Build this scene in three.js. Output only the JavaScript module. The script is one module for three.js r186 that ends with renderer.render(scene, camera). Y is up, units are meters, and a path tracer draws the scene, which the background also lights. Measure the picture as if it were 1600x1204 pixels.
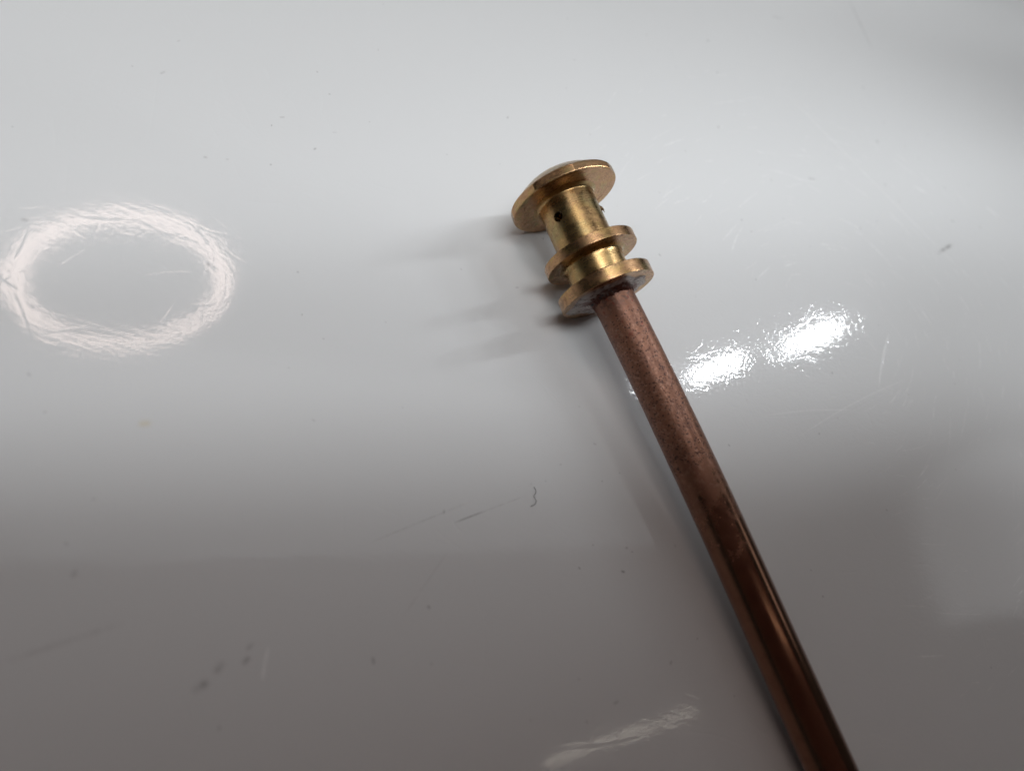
import * as THREE from 'three';
import { RectAreaLightUniformsLib } from 'three/addons/lights/RectAreaLightUniformsLib.js';
import { RoundedBoxGeometry } from 'three/addons/geometries/RoundedBoxGeometry.js';
import { mergeGeometries, toCreasedNormals, mergeVertices } from 'three/addons/utils/BufferGeometryUtils.js';
import { ImprovedNoise } from 'three/addons/math/ImprovedNoise.js';
import { Brush, Evaluator, SUBTRACTION } from 'three-bvh-csg';

const mm = 0.001, V = (x, y, z) => new THREE.Vector3(x * mm, y * mm, z * mm);
RectAreaLightUniformsLib.init();
const scene = new THREE.Scene();

// ---------------------------------------------------------------- camera: a phone held about 11 cm above the tabletop
const camera = new THREE.PerspectiveCamera(59.1, 1024 / 770, 0.004, 20);
camera.matrixAutoUpdate = true;
const camX = new THREE.Vector3(0.95423922, 0.29904432, 0), camY = new THREE.Vector3(-0.11831494, 0.37753855, -0.91840417), camZ = new THREE.Vector3(-0.27464355, 0.87637728, 0.39564351);
camera.position.copy(V(0, 109.3, 0));
camera.quaternion.setFromRotationMatrix(new THREE.Matrix4().makeBasis(camX, camY, camZ));
camera.focus = 0.130;
camera.userData.fStop = 9;
scene.add(camera);

// ---------------------------------------------------------------- light
const EXPOSURE = 1.06;
scene.background = new THREE.Color().setRGB(0.025, 0.025, 0.025);       // the dim room around
const LED = { color: new THREE.Color().setRGB(0.95, 0.99, 1.03), radiance: 76, heads: [[V(296.5, 195, -193), 1, 35], [V(243, 222.8, -176), 1, 35], [V(204.1, 238.7, -168.9), 0.8, 19]], aim: V(36, 0, -81) };
const RING = { color: new THREE.Color().setRGB(1.0, 0.8, 0.72), radiance: 8.5 };
const PANELS = [   // [what, radiance, size, place, aim]
  ['wall', 0.2, [5.4, 1.3], V(500, 1250, -1700), V(50, 0, -60)],
  ['ceiling', 6.8, [1.01, 0.26], V(25, 1500, -70), V(50, 0, -60)],
  ['dim', 0.4, [1.9, 0.5], V(0, 1500, -465), V(50, 0, -60)],
  ['ceiling', 7.4, [1.01, 0.2], V(25, 1500, 320), V(50, 0, -60)],
];
const STRIP_COLOR = new THREE.Color().setRGB(1.0, 0.93, 0.78);
const PANEL_COLOR = new THREE.Color().setRGB(0.955, 0.99, 1.015);

const renderer = new THREE.WebGLRenderer({ antialias: true });
renderer.toneMapping = THREE.LinearToneMapping;
renderer.toneMappingExposure = EXPOSURE;
renderer.shadowMap.enabled = true;

// ---------------------------------------------------------------- helpers
let seed = 20240611;
const rnd = () => { seed |= 0; seed = (seed + 0x6d2b79f5) | 0; let t = Math.imul(seed ^ (seed >>> 15), 1 | seed); t = (t + Math.imul(t ^ (t >>> 7), 61 | t)) ^ t; return ((t ^ (t >>> 14)) >>> 0) / 4294967296; };
const rr = (a, b) => a + (b - a) * rnd();
const mathRandom = Math.random; Math.random = rnd; const noiseGen = new ImprovedNoise(); Math.random = mathRandom;
const noise = (x, y, z = 0) => noiseGen.noise(x, y, z);
const fbm = (x, y, z, o = 4) => { let s = 0, a = 0.5, f = 1; for (let i = 0; i < o; i++) { s += a * noise(x * f, y * f, z * f + i * 7.3); a *= 0.5; f *= 2.03; } return s; };
const sstep = (a, b, x) => { const t = Math.min(1, Math.max(0, (x - a) / (b - a))); return t * t * (3 - 2 * t); };
const lerp = (a, b, t) => a + (b - a) * t;
const mix3 = (a, b, t) => [lerp(a[0], b[0], t), lerp(a[1], b[1], t), lerp(a[2], b[2], t)];
const toS = (c) => Math.max(0, Math.min(255, Math.round(255 * (c <= 0.0031308 ? 12.92 * c : 1.055 * Math.pow(c, 1 / 2.4) - 0.055))));
function finish(t, srgb) { t.magFilter = THREE.LinearFilter; t.minFilter = THREE.LinearFilter; t.wrapS = t.wrapT = THREE.RepeatWrapping; if (srgb) t.colorSpace = THREE.SRGBColorSpace; t.needsUpdate = true; return t; }
function colorMap(w, h, f) {          // f(u, v) gives linear [r, g, b]
  const d = new Uint8Array(w * h * 4);
  for (let j = 0; j < h; j++) for (let i = 0; i < w; i++) { const c = f((i + 0.5) / w, (j + 0.5) / h), o = 4 * (j * w + i); d[o] = toS(c[0]); d[o + 1] = toS(c[1]); d[o + 2] = toS(c[2]); d[o + 3] = 255; }
  return finish(new THREE.DataTexture(d, w, h, THREE.RGBAFormat), true);
}
function grayMap(w, h, f) {           // linear numbers, one for all channels
  const d = new Float32Array(w * h);
  for (let j = 0; j < h; j++) for (let i = 0; i < w; i++) d[j * w + i] = f((i + 0.5) / w, (j + 0.5) / h);
  return finish(new THREE.DataTexture(d, w, h, THREE.RedFormat, THREE.FloatType), false);
}
function byteGray(w, h, f) {
  const d = new Uint8Array(w * h * 4);
  for (let j = 0; j < h; j++) for (let i = 0; i < w; i++) { const c = Math.max(0, Math.min(255, Math.round(255 * f((i + 0.5) / w, (j + 0.5) / h)))), o = 4 * (j * w + i); d[o] = d[o + 1] = d[o + 2] = c; d[o + 3] = 255; }
  return finish(new THREE.DataTexture(d, w, h, THREE.RGBAFormat), false);
}
function mesh(name, geometry, material, parent) {
  const m = new THREE.Mesh(geometry, material); m.name = name; m.castShadow = m.receiveShadow = true; parent.add(m); return m;
}
function thing(name, label, category, group) {
  const o = new THREE.Group(); o.name = name; o.userData = { label, category }; if (group) o.userData.group = group; scene.add(o); return o;
}

// ---------------------------------------------------------------- tabletop: white glossy sheet with scratches and specks
const T0 = [-80, -240], TS = 320, TN = 2048, px = TN / TS;      // the marked square, mm
const tone = new Float32Array(TN * TN).fill(1), tint = new Float32Array(TN * TN), height = new Float32Array(TN * TN), rough = new Float32Array(TN * TN);
function stroke(buf, x0, z0, x1, z1, width, amount, op, bow = 0, grain = 0) {     // soft-edged line in mm
  const ax = (x0 - T0[0]) * px, az = (z0 - T0[1]) * px, bx = (x1 - T0[0]) * px, bz = (z1 - T0[1]) * px, len = Math.hypot(bx - ax, bz - az) || 1;
  const steps = Math.ceil(len / 0.5) + 1, w = width * px, R = Math.ceil(w * 1.6 + 1), nx = -(bz - az) / len, nz = (bx - ax) / len, ph = rnd() * 100;
  const seen = new Map();
  for (let s = 0; s <= steps; s++) {
    const t = s / steps, off = bow * px * 4 * t * (1 - t), cx = ax + (bx - ax) * t + nx * off, cz = az + (bz - az) * t + nz * off;
    const end = Math.min(1, Math.min(t, 1 - t) * 5 + 0.15) * (grain ? Math.max(0, 1 - grain + grain * 1.8 * (noise(t * len * 0.16, ph, 0.5) + 0.35)) : 1);
    for (let j = Math.floor(cz) - R; j <= Math.floor(cz) + R + 1; j++) for (let i = Math.floor(cx) - R; i <= Math.floor(cx) + R + 1; i++) {
      if (i < 0 || j < 0 || i >= TN || j >= TN) continue;
      const d = Math.hypot(i - cx, j - cz), k = Math.exp(-(d * d) / (w * w)) * end;
      if (k < 0.02) continue;
      const key = j * TN + i, old = seen.get(key) || 0;
      if (k > old) seen.set(key, k);
    }
  }
  for (const [key, k] of seen) if (op === 'mul') buf[key] *= 1 - amount * k; else buf[key] += amount * k;
}
// fine orange peel of the coating
for (let j = 0; j < TN; j++) for (let i = 0; i < TN; i++) {
  const x = i / px, z = j / px;
  const al = x * 0.973 + z * 0.23, ac = -x * 0.23 + z * 0.973;      // along and across the rolling grain
  const worn = sstep(110, 150, x - 0.25 * (z - 150) + 18 * noise(x * 0.03, z * 0.03, 8.8));      // the right part is more worn
  height[j * TN + i] = (0.2 + 0.12 * worn) * noise(x * 0.95, z * 0.95, 3.1) + (0.26 + 0.34 * worn) * noise(x * 2.3, z * 2.3, 9.7) + 0.3 * noise(al * 0.3, ac * 1.5, 2.2) + 0.35 * noise(x * 0.16, z * 0.16, 5.5) + 0.35 * noise(x * 0.4, z * 0.4, 1.5);
}
// wiping scratches in every direction
for (let k = 0; k < 5200; k++) {
  const x = rr(-80, 240), z = rr(-240, 80), a = rr(0, Math.PI), l = 2 + 16 * rnd() * rnd(), c = Math.cos(a) * l, s = Math.sin(a) * l;
  stroke(height, x, z, x + c, z + s, rr(0.09, 0.16), -(rnd() < 0.06 ? rr(1, 2.2) : rr(0.15, 0.8)), 'add', rr(-1, 1) * l * 0.06);
}
for (let k = 0; k < 3000; k++) {                  // a patch wiped hard, right of the tube
  const t = rnd() * 6.283, r = 62 * Math.sqrt(rnd()) * (0.5 + 0.5 * rnd()), x = 118 + Math.cos(t) * r, z = -78 + Math.sin(t) * r, a = rr(0, Math.PI), l = 2 + 15 * rnd() * rnd(), c = Math.cos(a) * l, s = Math.sin(a) * l;
  stroke(height, x, z, x + c, z + s, rr(0.08, 0.14), -rr(0.2, 1.1), 'add', rr(-1, 1) * l * 0.1, 0.4);
}
for (const [x0, z0, x1, z1, w, a] of [[113.4, -144, 156.2, -99, 0.16, 5], [149.3, -123.6, 152.9, -122, 0.22, 4], [174.7, -122.6, 178.6, -119.8, 0.24, 4], [176.5, -136.6, 191.4, -128.2, 0.15, 2.5], [-2.2, -4.2, -2.4, 0.2, 0.2, 3],
  [127.5, -74.8, 120.7, -60, 0.2, 4], [117, -76.6, 122.8, -69.1, 0.14, 2], [96.7, -46.1, 130.1, -63.6, 0.14, 2], [87.9, -49.4, 111.4, -53.5, 0.12, 2]])
  stroke(height, x0, z0, x1, z1, w, -a, 'add', 0.4, 0.5);
// scuffs and specks of dirt
for (const [x0, z0, x1, z1, w, a] of [[144.9, -194.9, 148.5, -175.3, 0.22, 0.28], [113.1, -175.7, 116.7, -176, 0.3, 0.25], [113.6, -117.2, 115.6, -117.3, 0.28, 0.3], [151.6, -102.6, 157.1, -106.2, 0.45, 0.42],
  [10.6, -19.5, 27.5, -27.6, 0.08, 0.2], [24.3, -23.6, 36.8, -29.1, 0.08, 0.2], [24.3, -23.6, 29, -25.7, 0.1, 0.45], [23.7, -19.5, 16.8, -8.9, 0.14, 0.07], [-34.5, -1.9, -21.5, -7, 0.4, 0.09], [-11.0, 1.4, -9.7, 0.5, 0.5, 0.36], [-8.6, -1, -8, -2, 0.5, 0.2], [-5.2, -2.1, -4.7, -2.7, 0.35, 0.3], [-5, -3.9, -4.4, -4.6, 0.3, 0.2]])
  stroke(tone, x0, z0, x1, z1, w, a, 'mul', 0, 0.5);
for (const [x, z, r, a] of [[89.4, -157.4, 0.26, 0.5], [90.8, -146.2, 0.2, 0.5], [140.4, -136.6, 0.32, 0.55], [139, -121.4, 0.32, 0.6], [99, -117.7, 0.22, 0.45], [93.1, -96.3, 0.2, 0.5], [126.6, -104.6, 0.22, 0.6], [132.7, -108.1, 0.2, 0.5], [160, -114.3, 0.26, 0.5], [169.8, -114.3, 0.24, 0.4],
  [140.7, -156.7, 0.3, 0.3], [103.1, -102.3, 0.2, 0.35], [177.2, -189.8, 0.35, 0.3], [77.9, -116.4, 0.24, 0.3], [151.2, -102.1, 0.3, 0.4], [46.2, -17.3, 0.16, 0.6], [54.3, -17, 0.24, 0.8], [56.3, -20.5, 0.14, 0.5], [48.9, -21.3, 0.14, 0.5], [65, -22, 0.2, 0.4], [20.6, -10.2, 0.24, 0.5], [21.4, -2.1, 0.24, 0.4],
  [12.7, -2.5, 0.28, 0.4], [51.6, 3.4, 0.26, 0.5], [62.1, -2.5, 0.24, 0.4], [40.4, -31.9, 0.14, 0.5], [51.2, -32.8, 0.13, 0.5], [43.3, -35.2, 0.13, 0.45], [22.4, -25.3, 0.2, 0.6], [-28.7, -13.3, 0.5, 0.3], [-24.3, -87, 0.3, 0.35], [-12.6, -100.1, 0.25, 0.3], [33.2, -113.6, 0.22, 0.45], [-48.1, -67.8, 0.4, 0.35],
  [-34.6, -104.5, 0.3, 0.35], [-20.1, -64.9, 0.35, 0.4], [75, -63.1, 0.18, 0.4], [82.4, -63.3, 0.2, 0.4], [69.5, -101.9, 0.16, 0.3], [23.9, -72.5, 0.16, 0.35], [90.9, -71.5, 0.16, 0.5]]) {
  const a0 = rr(0, Math.PI), l = r * rr(0.5, 1.6); stroke(tone, x - Math.cos(a0) * l, z - Math.sin(a0) * l, x + Math.cos(a0) * l, z + Math.sin(a0) * l, r * 0.72, a * 0.8, 'mul', rr(-0.1, 0.1), 0.4);
}
// wiping scratches in arcs, their lamp glints painted pale into the colour
for (let k = 0; k < 340; k++) {
  const t = rr(-2.6, 1.5), r = 16 + 62 * rnd(), x = 112 + Math.cos(t) * r, z = -72 + Math.sin(t) * r, a = t + Math.PI / 2 + rr(-0.35, 0.35), l = 1.5 + 11 * rnd() * rnd(), c = Math.cos(a) * l / 2, s = Math.sin(a) * l / 2;
  stroke(tone, x - c, z - s, x + c, z + s, rr(0.07, 0.13), -rr(0.04, 0.17), 'mul', -l * l / (8 * r) * rr(0.4, 1.4), 0.6);
}
for (const [x0, z0, x1, z1, w, a, b] of [[127.5, -74.8, 120.7, -60, 0.17, 0.26, 0.5], [117, -76.6, 122.8, -69.1, 0.1, 0.16, 0], [96.7, -46.1, 130.1, -63.6, 0.1, 0.14, -0.8], [87.9, -49.4, 111.4, -53.5, 0.1, 0.13, -0.6], [113.4, -144, 156.2, -99, 0.11, 0.17, 0], [149.3, -123.6, 152.9, -122, 0.2, 0.2, 0], [174.7, -122.6, 178.6, -119.8, 0.2, 0.2, 0], [-2.2, -4.2, -2.4, 0.2, 0.2, 0.2, 0.1]])
  stroke(tone, x0, z0, x1, z1, w, -a, 'mul', b, 0.35);  // long scratches again, with their glint painted lighter into the colour
stroke(tint, -24.8, -35.5, -23.8, -35.7, 0.5, 0.5, 'add');                          // a small tan stain
for (let k = 0; k < 260; k++) {
  const x = rr(-80, 240), z = rr(-240, 80), a0 = rr(0, Math.PI), l = rr(0.05, 0.5) * rnd(); stroke(tone, x - Math.cos(a0) * l, z - Math.sin(a0) * l, x + Math.cos(a0) * l, z + Math.sin(a0) * l, rr(0.08, 0.18), rr(0.08, 0.4), 'mul');
}
const tabletopColor = colorMap(TN, TN, (u, v) => {
  const i = Math.min(TN - 1, Math.floor(u * TN)), j = Math.min(TN - 1, Math.floor(v * TN)), k = j * TN + i, t = tone[k], s = Math.min(1, tint[k]);
  return [0.74 * t * (1 - 0.1 * s), 0.745 * t * (1 - 0.2 * s), 0.745 * t * (1 - 0.45 * s)];
});
const heightTex = finish(new THREE.DataTexture(height, TN, TN, THREE.RedFormat, THREE.FloatType), false);
const tabletopMat = new THREE.MeshPhysicalMaterial({ map: tabletopColor, roughness: 0.06, clearcoat: 0.35, clearcoatRoughness: 0.4, bumpMap: heightTex, bumpScale: 8e-6 });
{
  const x0 = -520, x1 = 720, z0 = -900, z1 = 380, h = 18;
  const g = new THREE.BoxGeometry((x1 - x0) * mm, h * mm, (z1 - z0) * mm); g.translate((x0 + x1) / 2 * mm, -h / 2 * mm, (z0 + z1) / 2 * mm);
  const p = g.attributes.position, uv = g.attributes.uv;
  for (let i = 0; i < p.count; i++) uv.setXY(i, (p.getX(i) / mm - T0[0]) / TS, (p.getZ(i) / mm - T0[1]) / TS);
  const top = mesh('tabletop', g, tabletopMat, scene); top.userData = { kind: 'structure', label: 'white glossy tabletop with fine scratches and dark specks' };
}

// ---------------------------------------------------------------- the brass head and copper tube
const brassBase = [0.48, 0.305, 0.13], brassPink = [0.5, 0.27, 0.16], brassOlive = [0.4, 0.3, 0.14], brassDark = [0.2, 0.12, 0.06];
function brassMaps(sd, size, aroundMM, alongMM, pink, dirt, fine) {     // colour and roughness of turned, heat-stained brass
  const w = 512, h = size, R = aroundMM / (2 * Math.PI);
  const P = (u, v) => [Math.cos(u * 2 * Math.PI) * R, v * alongMM, Math.sin(u * 2 * Math.PI) * R];
  const col = colorMap(w, h, (u, v) => {
    const [x, y, z] = P(u, v), a = fbm(x * 0.28 + sd, y * 0.28, z * 0.28, 4), b = fbm(x * 0.5 + sd, y * 0.5 + 40, z * 0.5, 4), c = fbm(x * 1.5 + sd, y * 1.5 + 90, z * 1.5, 4), d = fbm(x * 4 + sd, y * 4, z * 4, 2);
    let k = mix3(brassBase, brassOlive, sstep(-0.15, 0.3, a)); k = mix3(k, brassPink, Math.min(0.62, pink) * sstep(pink > 1 ? -0.34 : -0.08, pink > 1 ? 0.06 : 0.22, b + 0.3 * c));
    k = mix3(k, brassDark, dirt * sstep(0.06, 0.3, c + 0.4 * b)); const g = 1 + 0.28 * d; return [k[0] * g, k[1] * g, k[2] * g];
  });
  const rg = byteGray(w, h, (u, v) => { const [x, y, z] = P(u, v); return 0.28 + 0.14 * fbm(x * 0.6 + sd, y * 0.6 + 11, z * 0.6, 3) + 0.03 * noise(x * 3, y * 3, z * 3 + sd) + 0.04 * noise(0.3, y * 9, sd); });
  const bp = byteGray(256, h, (u, v) => { const [x, y, z] = P(u, v); return 0.5 + fine * (0.3 * noise(0.5, y * 7, sd) + 0.2 * noise(x * 0.12, y * 17, sd)) + 0.05 * fbm(x * 1.6, y * 1.6, z * 1.6 + sd, 3); });
  return { map: col, roughnessMap: rg, bumpMap: bp };
}
const brassMat = (...a) => new THREE.MeshPhysicalMaterial({ ...brassMaps(...a), metalness: 1, roughness: 1, bumpScale: 0.012e-3 });
function resample(points, step) {
  const out = [];
  for (let i = 0; i + 1 < points.length; i++) {
    const [a, b] = [points[i], points[i + 1]], n = Math.max(1, Math.round(Math.hypot(b[0] - a[0], b[1] - a[1]) / step));
    for (let k = 0; k < n; k++) out.push(new THREE.Vector2(lerp(a[0], b[0], k / n) * mm, lerp(a[1], b[1], k / n) * mm));
  }
  const e = points[points.length - 1]; out.push(new THREE.Vector2(e[0] * mm, e[1] * mm)); return out;
}
function turned(points, step = 0.35, seg = 160) {       // [radius, height] in mm, walked upwards along the outside
  const g = new THREE.LatheGeometry(resample(points, step), seg), pr = resample(points, step); let L = [0];
  for (let i = 1; i < pr.length; i++) L.push(L[i - 1] + pr[i].distanceTo(pr[i - 1]));
  const uv = g.attributes.uv, n = pr.length; for (let i = 0; i < uv.count; i++) uv.setY(i, L[i % n] / L[n - 1]);
  return toCreasedNormals(g, 0.6);
}
const Y = new THREE.Vector3(-0.41537458, 0.055, -0.90798621).normalize();
const base = V(50.21, 9.57, -65.88), eyeDir = V(0, 109.3, 0).sub(V(46, 9.9, -74));
const Z = eyeDir.clone().addScaledVector(Y, -eyeDir.dot(Y)).normalize(), X = new THREE.Vector3().crossVectors(Y, Z);
const tool = thing('brass_tipped_tube', 'brass turned head with three flanges soldered to a brown copper tube', 'metal tool');
tool.position.copy(base); tool.quaternion.setFromRotationMatrix(new THREE.Matrix4().makeBasis(X, Y, Z));
tool.updateMatrixWorld(true);

const arc = (cx, cy, r, a0, a1, n = 6) => Array.from({ length: n + 1 }, (_, k) => { const a = a0 + (a1 - a0) * k / n; return [cx + r * Math.cos(a), cy + r * Math.sin(a)]; });
const H = Math.PI / 2;
function flangeProfile(r, a0, a1, inner0, inner1, e = 0.13) {
  return [[inner0, a0], [r - e, a0], ...arc(r - e, a0 + e, e, -H, 0, 3).slice(1), ...arc(r - e, a1 - e, e, 0, H, 3), [inner1, a1]];
}
// lower flange, next to the tube
mesh('flange', turned(flangeProfile(9.2, 0, 2.45, 3.6, 5.2)), brassMat(3.1, 256, 40, 12, 1.2, 0.55, 0.5), tool).userData.label = 'flange with solder on its face, next to the tube';
// neck with fillets
mesh('neck', turned([[5.4, 2.4], [5.4, 3.52], [5.7, 3.6], [5.7, 4.2], [5.7, 6.2], ...arc(6.9, 6.22, 1.2, Math.PI, H, 8).slice(1)]), brassMat(8.4, 128, 36, 5, 0.1, 0.15, 0.8), tool);
// middle flange
mesh('flange', turned(flangeProfile(9.1, 7.4, 9.35, 5.2, 5.2)), brassMat(5.7, 256, 40, 10, 1.2, 0.5, 0.5), tool);
// barrel with three cross holes
{
  const B0 = 9.3, B1 = 20.7, RO = 5.56;
  const outer = new THREE.LatheGeometry([[4, B0], [RO - 0.35, B0], [RO - 0.35, B0 + 1.2], [RO, B0 + 1.28], ...Array.from({ length: 30 }, (_, k) => [RO, lerp(B0 + 1.28, B1 - 1.25, (k + 1) / 30)]), ...arc(RO + 1.2, B1 - 1.2, 1.2, Math.PI, H, 8).slice(1), [4, B1], [4, B0]].map(([a, b]) => new THREE.Vector2(a * mm, b * mm)), 128);
  const uv = outer.attributes.uv, ps = outer.attributes.position; for (let i = 0; i < uv.count; i++) uv.setY(i, (ps.getY(i) / mm - B0) / (B1 - B0));
  let brush = new Brush(toCreasedNormals(outer, 0.7)); const ev = new Evaluator(); ev.attributes = ['position', 'normal', 'uv']; ev.useGroups = false;
  for (const deg of [-25, 93, 215]) {
    const a = deg * Math.PI / 180, c = new THREE.CylinderGeometry(0.96 * mm, 0.94 * mm, 4 * mm, 40); c.rotateX(Math.PI / 2);
    c.rotateY(a); c.translate(Math.sin(a) * 5 * mm, 16.4 * mm, Math.cos(a) * 5 * mm);
    const k = new Brush(c); k.updateMatrixWorld(); brush.updateMatrixWorld(); brush = ev.evaluate(brush, k, SUBTRACTION);
  }
  const g = brush.geometry; const barrel = mesh('barrel', g, brassMat(12.6, 256, 35, 11.4, 0.25, 0.3, 0.9), tool);
  // torn metal left by the drill at the second hole
  const burr = new THREE.IcosahedronGeometry(0.5 * mm, 3), q = burr.attributes.position;
  for (let i = 0; i < q.count; i++) { const x = q.getX(i) / mm, y = q.getY(i) / mm, z = q.getZ(i) / mm, s = 1 + 1.1 * noise(x * 3, y * 3, z * 3 + 4); q.setXYZ(i, x * s * 0.42 * mm, y * s * 1.5 * mm, z * s * 0.5 * mm); }
  burr.computeVertexNormals(); burr.rotateZ(0.25); burr.translate(5.62 * mm, 15.9 * mm, 0.3 * mm);
  mesh('drilling_burr', burr, new THREE.MeshStandardMaterial({ color: new THREE.Color().setRGB(0.2, 0.13, 0.07), metalness: 1, roughness: 0.5 }), tool);
}
// big flange with a turned face and its dome
mesh('flange', turned([[5.2, 20.65], [8.9, 20.68], [9.05, 20.6], [10.2, 20.6], ...arc(10.35, 20.95, 0.35, -H, 0, 5), ...arc(10.2, 21.95, 0.5, 0, H, 6), [9.0, 22.46]]), brassMat(17.3, 256, 46, 12, 1.2, 0.3, 0.7), tool).userData.label = 'widest flange, next to the dome';
{
  const r = 10.0, h = 4.3, RS = (r * r + h * h) / (2 * h), pts = [];
  for (let k = 0; k <= 24; k++) { const a = Math.asin(r / RS) * (1 - k / 24); pts.push([Math.max(0.001, RS * Math.sin(a)), 22.38 + h - RS + RS * Math.cos(a)]); }
  mesh('dome', turned(pts, 0.6), brassMat(23.8, 128, 40, 12, 0.2, 0.1, 0.5), tool);
}
// copper tube, slightly bent
const curve = new THREE.CatmullRomCurve3([[0.35, 0.6], [0.45, 0], [0.68, -8], [0.9, -20], [0.97, -33], [0.9, -48], [0.62, -66], [0.3, -88], [-0.2, -118], [-0.6, -140]].map(([x, y]) => V(x, y, 0)), false, 'catmullrom', 0.5);
const TL = curve.getLength() / mm;
{
  const tw = 512, th = 2048, P = (u, v) => [Math.cos(v * 2 * Math.PI) * 4, u * TL, Math.sin(v * 2 * Math.PI) * 4];
  const pitAt = [];                                       // pits in the burnt end: [along, around, radius]
  for (let k = 0; k < 2600; k++) { const s = 6 + 30 * Math.pow(rnd(), 0.9); pitAt.push([s, rnd() * 2 * Math.PI * 4, rr(0.05, 0.115) * (rnd() < 0.12 ? 1.6 : 1)]); }
  const pit = new Float32Array(th * tw);
  for (const [s, r, rad] of pitAt) {
    const ci = s / TL * th, cj = r / (8 * Math.PI) * tw, kx = th / TL, ky = tw / (8 * Math.PI), st = rr(0.8, 1.7);
    for (let j = Math.floor(cj - 3 * rad * ky * st); j <= cj + 3 * rad * ky * st; j++) for (let i = Math.max(0, Math.floor(ci - 3 * rad * kx)); i <= Math.min(th - 1, ci + 3 * rad * kx); i++) {
      const d = Math.hypot((i - ci) / kx, (j - cj) / ky / st) / rad, k = Math.max(0, 1 - d * d * 0.7), jj = ((j % tw) + tw) % tw;
      pit[jj * th + i] = Math.max(pit[jj * th + i], Math.min(1, k * 1.5));
    }
  }
  const pitIn = (u, v) => pit[Math.min(tw - 1, Math.floor(v * tw)) * th + Math.min(th - 1, Math.floor(u * th))];
  // the burnt skin ends in a ragged edge, well down the tube
  const burnt = (x, y, z) => 1 - sstep(27, 52, y + 22 * fbm(x * 0.16, y * 0.12, z * 0.16, 4) + 7 * noise(x * 1.2, y * 0.9, z * 1.2));
  const map = colorMap(th, tw, (u, v) => {
    const [x, y, z] = P(u, v), b = burnt(x, y, z), n1 = fbm(x * 0.35, y * 0.35, z * 0.35, 4), n2 = fbm(x * 1.6, y * 1.6, z * 1.6 + 9, 3), n3 = noise(x * 6, y * 6, z * 6);
    let c = mix3([0.27, 0.135, 0.085], [0.26, 0.117, 0.07], b); c = mix3(c, [0.19, 0.085, 0.055], sstep(-0.1, 0.28, n1) * lerp(0.35, 0.6, b)); c = mix3(c, [0.38, 0.215, 0.15], b * sstep(0.05, 0.3, n2) * 0.5);
    const scorch = sstep(8.5, 1.5, y + 5 * n1 + 3 * n2); c = mix3(c, [0.07, 0.03, 0.026], scorch * sstep(-0.06, 0.16, n2 + 0.5 * n1) * 0.92);
    c = mix3(c, [0.2, 0.05, 0.03], sstep(14, 8, y) * sstep(0.26, 0.34, fbm(x * 0.9 + 30, y * 0.9, z * 0.9, 2)));
    c = mix3(c, [0.045, 0.02, 0.018], pitIn(u, v) * 0.92);
    const g = 1 + lerp(0.05, 0.2, b) * n3 + 0.12 * n2; return [c[0] * g, c[1] * g, c[2] * g];
  });
  const rg = byteGray(1024, 256, (u, v) => { const [x, y, z] = P(u, v), b = burnt(x, y, z); return lerp(0.19, 0.44, b) + lerp(0.03, 0.08, b) * fbm(x * 0.8, y * 0.8, z * 0.8 + 3, 3) + 0.05 * noise(x * 2 + y * 3, y, z * 5); });
  const mt = byteGray(512, 128, (u, v) => { const [x, y, z] = P(u, v); return 1 - 0.55 * burnt(x, y, z); });
  const bp = byteGray(th, tw, (u, v) => { const [x, y, z] = P(u, v), b = burnt(x, y, z); return 0.55 + b * 0.4 * fbm(x * 3.6, y * 3.6, z * 3.6, 3) + 0.03 * noise(x * 3 + y * 2.2, y * 0.4, z * 9) - 0.4 * pitIn(u, v) + 0.2 * sstep(7, 2, y) * fbm(x, y, z, 3); });
  const g = new THREE.TubeGeometry(curve, 220, 4.0 * mm, 72);
  mesh('tube', g, new THREE.MeshPhysicalMaterial({ map, roughnessMap: rg, metalnessMap: mt, bumpMap: bp, metalness: 1, roughness: 1, bumpScale: 0.06e-3 }), tool);
}
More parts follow.
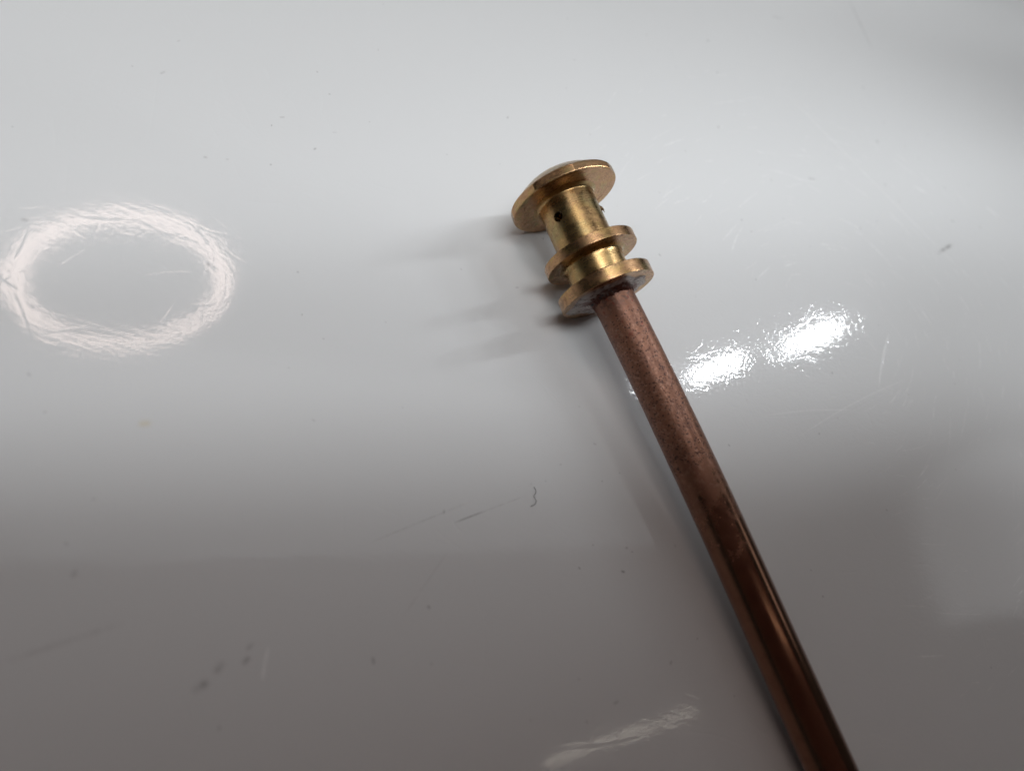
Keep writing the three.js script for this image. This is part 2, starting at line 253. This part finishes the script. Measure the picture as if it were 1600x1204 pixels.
// solder run and scorched flux round the tube, on the lower flange
{
  const g = new THREE.LatheGeometry(resample([[7.4, 0.02], [7.1, -0.16], [6.2, -0.24], [5.0, -0.34], [4.5, -0.62], [4.15, -1.1], [3.9, -1.5]], 0.18), 220), p = g.attributes.position;
  for (let i = 0; i < p.count; i++) {
    const x = p.getX(i) / mm, y = p.getY(i) / mm, z = p.getZ(i) / mm, r = Math.hypot(x, z), a = Math.atan2(z, x), far = sstep(4.2, 7, r);
    const k = 1 + far * (0.28 * noise(Math.cos(a) * 1.6, Math.sin(a) * 1.6, 2.2) + 0.1 * noise(Math.cos(a) * 5, Math.sin(a) * 5, 7)), lump = 0.3 * noise(x * 1.3, z * 1.3, 3) + 0.2 * noise(x * 3.2, z * 3.2, 8);
    p.setXYZ(i, (x * k + (1 - far) * 0.42) * mm, (y * (1 + lump) - (y < -0.05 ? 0.12 * Math.max(0, lump) : 0)) * mm, z * k * mm);
  }
  const gs = mergeVertices((g.deleteAttribute('normal'), g)); gs.computeVertexNormals();
  const map = colorMap(512, 256, (u, v) => {
    const a = u * 2 * Math.PI, r = lerp(7.4, 3.9, v), x = Math.cos(a) * r, z = Math.sin(a) * r, n = fbm(x * 0.7, z * 0.7, 4, 4), crack = Math.abs(fbm(x * 0.55 + 7, z * 0.55, 1.5, 4));
    let c = mix3([0.46, 0.40, 0.37], [0.28, 0.2, 0.17], sstep(-0.1, 0.25, n)); c = mix3(c, [0.05, 0.035, 0.03], 0.9 * (1 - sstep(0.012, 0.035, crack)) * sstep(-0.15, 0.1, n)); c = mix3(c, [0.16, 0.06, 0.042], sstep(0.42, 0.8, v + 1.1 * n)); return c;
  });
  const rg = byteGray(256, 128, (u, v) => 0.34 + 0.3 * fbm(u * 30, v * 12, 2, 3));
  mesh('solder_run', toCreasedNormals(gs, 1.2), new THREE.MeshPhysicalMaterial({ map, roughnessMap: rg, metalness: 0.45, roughness: 1, side: THREE.DoubleSide }), tool);
  const lumps = [];
  for (const [deg, y, s] of [[-30, -0.5, 0.6], [-18, -0.45, 0.4], [8, -0.5, 0.62], [24, -0.4, 0.4], [-62, -0.6, 0.5]]) {
    const k = new THREE.IcosahedronGeometry(s * mm, 3), q = k.attributes.position, a = deg * Math.PI / 180;
    for (let i = 0; i < q.count; i++) { const x = q.getX(i) / mm, yy = q.getY(i) / mm, z = q.getZ(i) / mm, f = 1 + 0.8 * noise(x * 2.2 + deg, yy * 2.2, z * 2.2); q.setXYZ(i, x * f * 1.4 * mm, yy * f * 0.75 * mm, z * f * 0.7 * mm); }
    k.rotateY(a); k.translate((Math.sin(a) * 4.1 + 0.42) * mm, y * mm, Math.cos(a) * 4.1 * mm); lumps.push(k);
  }
  const lg = mergeVertices((() => { const m = mergeGeometries(lumps); m.deleteAttribute('normal'); m.deleteAttribute('uv'); return m; })()); lg.computeVertexNormals();
  mesh('burnt_flux', lg, new THREE.MeshPhysicalMaterial({ color: new THREE.Color().setRGB(0.03, 0.015, 0.012), roughness: 0.32, metalness: 0.1 }), tool);
}

// ---------------------------------------------------------------- curled fibre on the tabletop
{
  const c = new THREE.CatmullRomCurve3([[38.23, 0.12, -30.56], [38.45, 0.3, -30.1], [38.5, 0.35, -29.6], [38.2, 0.2, -28.95], [38.3, 0.35, -28.5], [38.55, 0.3, -28.1], [38.3, 0.2, -27.5], [37.6, 0.14, -27.13]].map((a) => V(...a)));
  const f = mesh('fibre', new THREE.TubeGeometry(c, 80, 0.045 * mm, 8), new THREE.MeshStandardMaterial({ color: new THREE.Color().setRGB(0.1, 0.095, 0.095), roughness: 0.7 }), scene);
  f.userData = { label: 'tiny curled dark fibre lying on the white tabletop left of the tube', category: 'fibre' };
}

// ---------------------------------------------------------------- lamps, added glows and the phone stand-in, outside the frame
{ // work lamp: three hooded LED heads in a row on a bar
  const bar = thing('work_lamp', 'grey LED work lamp with three hooded heads beside the tabletop, out of frame', 'work lamp');
  const dark = new THREE.MeshStandardMaterial({ color: new THREE.Color().setRGB(0.3, 0.3, 0.31), roughness: 0.6 });
  const h = 16, d = 50;
  for (const [at, share, w] of LED.heads) {
    const aim = LED.aim;
    const head = new THREE.Group(); head.name = 'lamp_head'; head.position.copy(at); bar.add(head);
    const zf = at.clone().sub(aim).normalize(), along = new THREE.Vector3(0.87, -0.4, -0.29); along.addScaledVector(zf, -along.dot(zf)).normalize();
    head.quaternion.setFromRotationMatrix(new THREE.Matrix4().makeBasis(along, new THREE.Vector3().crossVectors(zf, along), zf));       // the light leaves along -z
    const walls = [];
    for (const sx of [-1, 1]) { const g = new THREE.BoxGeometry(1.5 * mm, (h + 9) * mm, (d + 12) * mm); g.rotateY(sx * 0.05); g.translate(sx * (w / 2 + 2) * mm, 0, -(d - 12) / 2 * mm); walls.push(g); }
    for (const sy of [-1, 1]) { const g = new THREE.BoxGeometry((w + 8) * mm, 1.5 * mm, (d + 12) * mm); g.rotateX(-sy * 0.2); g.translate(0, sy * (h / 2 + 4.4) * mm, -(d - 12) / 2 * mm); walls.push(g); }
    const back = new RoundedBoxGeometry((w + 6) * mm, (h + 6) * mm, 12 * mm, 3, 2 * mm); back.translate(0, 0, 8 * mm); 
    mesh('added_hood', mergeGeometries(walls), dark, head); mesh('lamp_housing', back, dark, head);  // hoods added to keep the beams off the right side
    const lens = mesh('lamp_window', new RoundedBoxGeometry(w * mm, h * mm, 2 * mm, 3, 0.8 * mm), new THREE.MeshStandardMaterial({ color: 0x222222, emissive: LED.color, emissiveIntensity: 2 * share, roughness: 0.4 }), head);
    lens.position.z = 0.6 * mm;
    const L = new THREE.RectAreaLight(LED.color, LED.radiance * share, w * mm, h * mm); L.position.z = -0.8 * mm; head.add(L);
  }
}
{ // ring lamp
  const ring = thing('ring_lamp', 'glowing warm white ring lamp standing back over the tabletop, out of frame', 'ring lamp');
  ring.position.copy(V(-205.6, 606, -383));
  const nz = new THREE.Vector3(-1.755, 1, -4.702).normalize();
  ring.quaternion.setFromUnitVectors(new THREE.Vector3(0, 0, 1), nz);
  const g = new THREE.TorusGeometry(97 * mm, 8.5 * mm, 20, 120); g.scale(1, 1, 0.6);
  mesh('ring_tube', g, new THREE.MeshStandardMaterial({ color: 0x999999, emissive: RING.color, emissiveIntensity: RING.radiance, roughness: 0.5 }), ring);
  for (let k = 0; k < 24; k++) { const L = new THREE.PointLight(RING.color, 0.0006, 0, 2); L.position.set(97 * mm * Math.cos(k * Math.PI / 12), 97 * mm * Math.sin(k * Math.PI / 12), 0); L.shadow.radius = 0.35; L.castShadow = true; ring.add(L); }
}
for (const [where, radiance, [w, h], at, to] of PANELS) {      // soft light panels
  const p = thing('light_panel', where === 'wall' ? 'long white light panel on the far wall beyond the tabletop, out of frame' : where === 'dim' ? 'dimmer white ceiling light panel over the far side of the tabletop, out of frame' : at.z > 0.1 ? 'narrower white ceiling light panel, behind the phone stand-in, out of frame' : 'white ceiling light panel straight above the tabletop, out of frame', 'light panel');
  p.position.copy(at); if (where === 'wall') p.lookAt(to); else p.rotation.x = Math.PI / 2;
  mesh('panel_frame', new RoundedBoxGeometry((w + 0.04), (h + 0.04), 0.03, 3, 0.008), new THREE.MeshStandardMaterial({ color: 0xcccccc, roughness: 0.5 }), p).position.z = -0.02;
  mesh('diffuser', new RoundedBoxGeometry(w, h, 0.006, 2, 0.002), new THREE.MeshStandardMaterial({ color: 0xdddddd, emissive: PANEL_COLOR, emissiveIntensity: 0.3 * radiance, roughness: 0.8 }), p).position.z = 0;
  const L = new THREE.RectAreaLight(PANEL_COLOR, radiance, w, h); L.position.z = 0.006; L.rotation.y = Math.PI; p.add(L);
}
{ // oversized stand-in for phone and hands, shaped to shade the tabletop
  const t = thing('phone_stand_in', 'oversized stand-in for the phone and hands, shaped to shade the tabletop, out of frame', 'phone_stand_in');
  t.position.copy(camera.position); t.quaternion.copy(camera.quaternion);
  const g = new RoundedBoxGeometry(278 * mm, 160 * mm, 9 * mm, 5, 4 * mm); g.translate(67 * mm, -39 * mm, 6 * mm); g.rotateZ(0.14);
  const strip = new RoundedBoxGeometry(80 * mm, 1.6 * mm, 1 * mm, 2, 0.4 * mm);
  const st = mesh('added_glint_strip', strip, new THREE.MeshStandardMaterial({ color: 0x444444, emissive: STRIP_COLOR, emissiveIntensity: 3.4, roughness: 0.5 }), t); st.position.set(126 * mm, -19.7 * mm, 1.1 * mm); st.rotation.z = 0.182;  // glowing strip added only for its sparkle in the tabletop
  const SL = new THREE.RectAreaLight(STRIP_COLOR, 0.8, 78 * mm, 1.3 * mm); SL.position.set(126 * mm, -19.7 * mm, 0.5 * mm); SL.rotation.z = 0.182; t.add(SL);
  mesh('case', g, new THREE.MeshStandardMaterial({ color: new THREE.Color().setRGB(0.16, 0.09, 0.08), roughness: 0.55 }), t);  // rose tint stands for the hand reflected in the tabletop
}
{ // glowing panel added to put a pale reflection in the tabletop at right
  const p = thing('added_glow_panel', 'added glowing panel shaped for a pale reflection in the tabletop, out of frame', 'screen');
  p.position.copy(V(420, 215, -88)); p.lookAt(V(140, 20, -30));
  mesh('glow_panel_back', new RoundedBoxGeometry(118 * mm, 98 * mm, 9 * mm, 4, 3 * mm), new THREE.MeshStandardMaterial({ color: 0x333333, roughness: 0.5 }), p).position.z = -6 * mm;
  const shape = new THREE.Shape([[-54, -34], [-30, -42], [54, -40], [52, 20], [54, 44], [-8, 40], [-34, 30], [-48, 6]].map(([x, y]) => new THREE.Vector2(x * mm, y * mm)));
  mesh('glow_panel_face', new THREE.ExtrudeGeometry(shape, { depth: 2 * mm, bevelEnabled: false }), new THREE.MeshStandardMaterial({ color: 0x888888, emissive: PANEL_COLOR, emissiveIntensity: 0.5, roughness: 0.6 }), p).position.z = -1.2 * mm;
  const L = new THREE.RectAreaLight(PANEL_COLOR, 0.06, 90 * mm, 70 * mm); L.position.z = 1.4 * mm; L.rotation.y = Math.PI; p.add(L);
}
scene.traverse((o) => { if (o.isMesh) { o.castShadow = true; o.receiveShadow = true; } });
renderer.render(scene, camera);
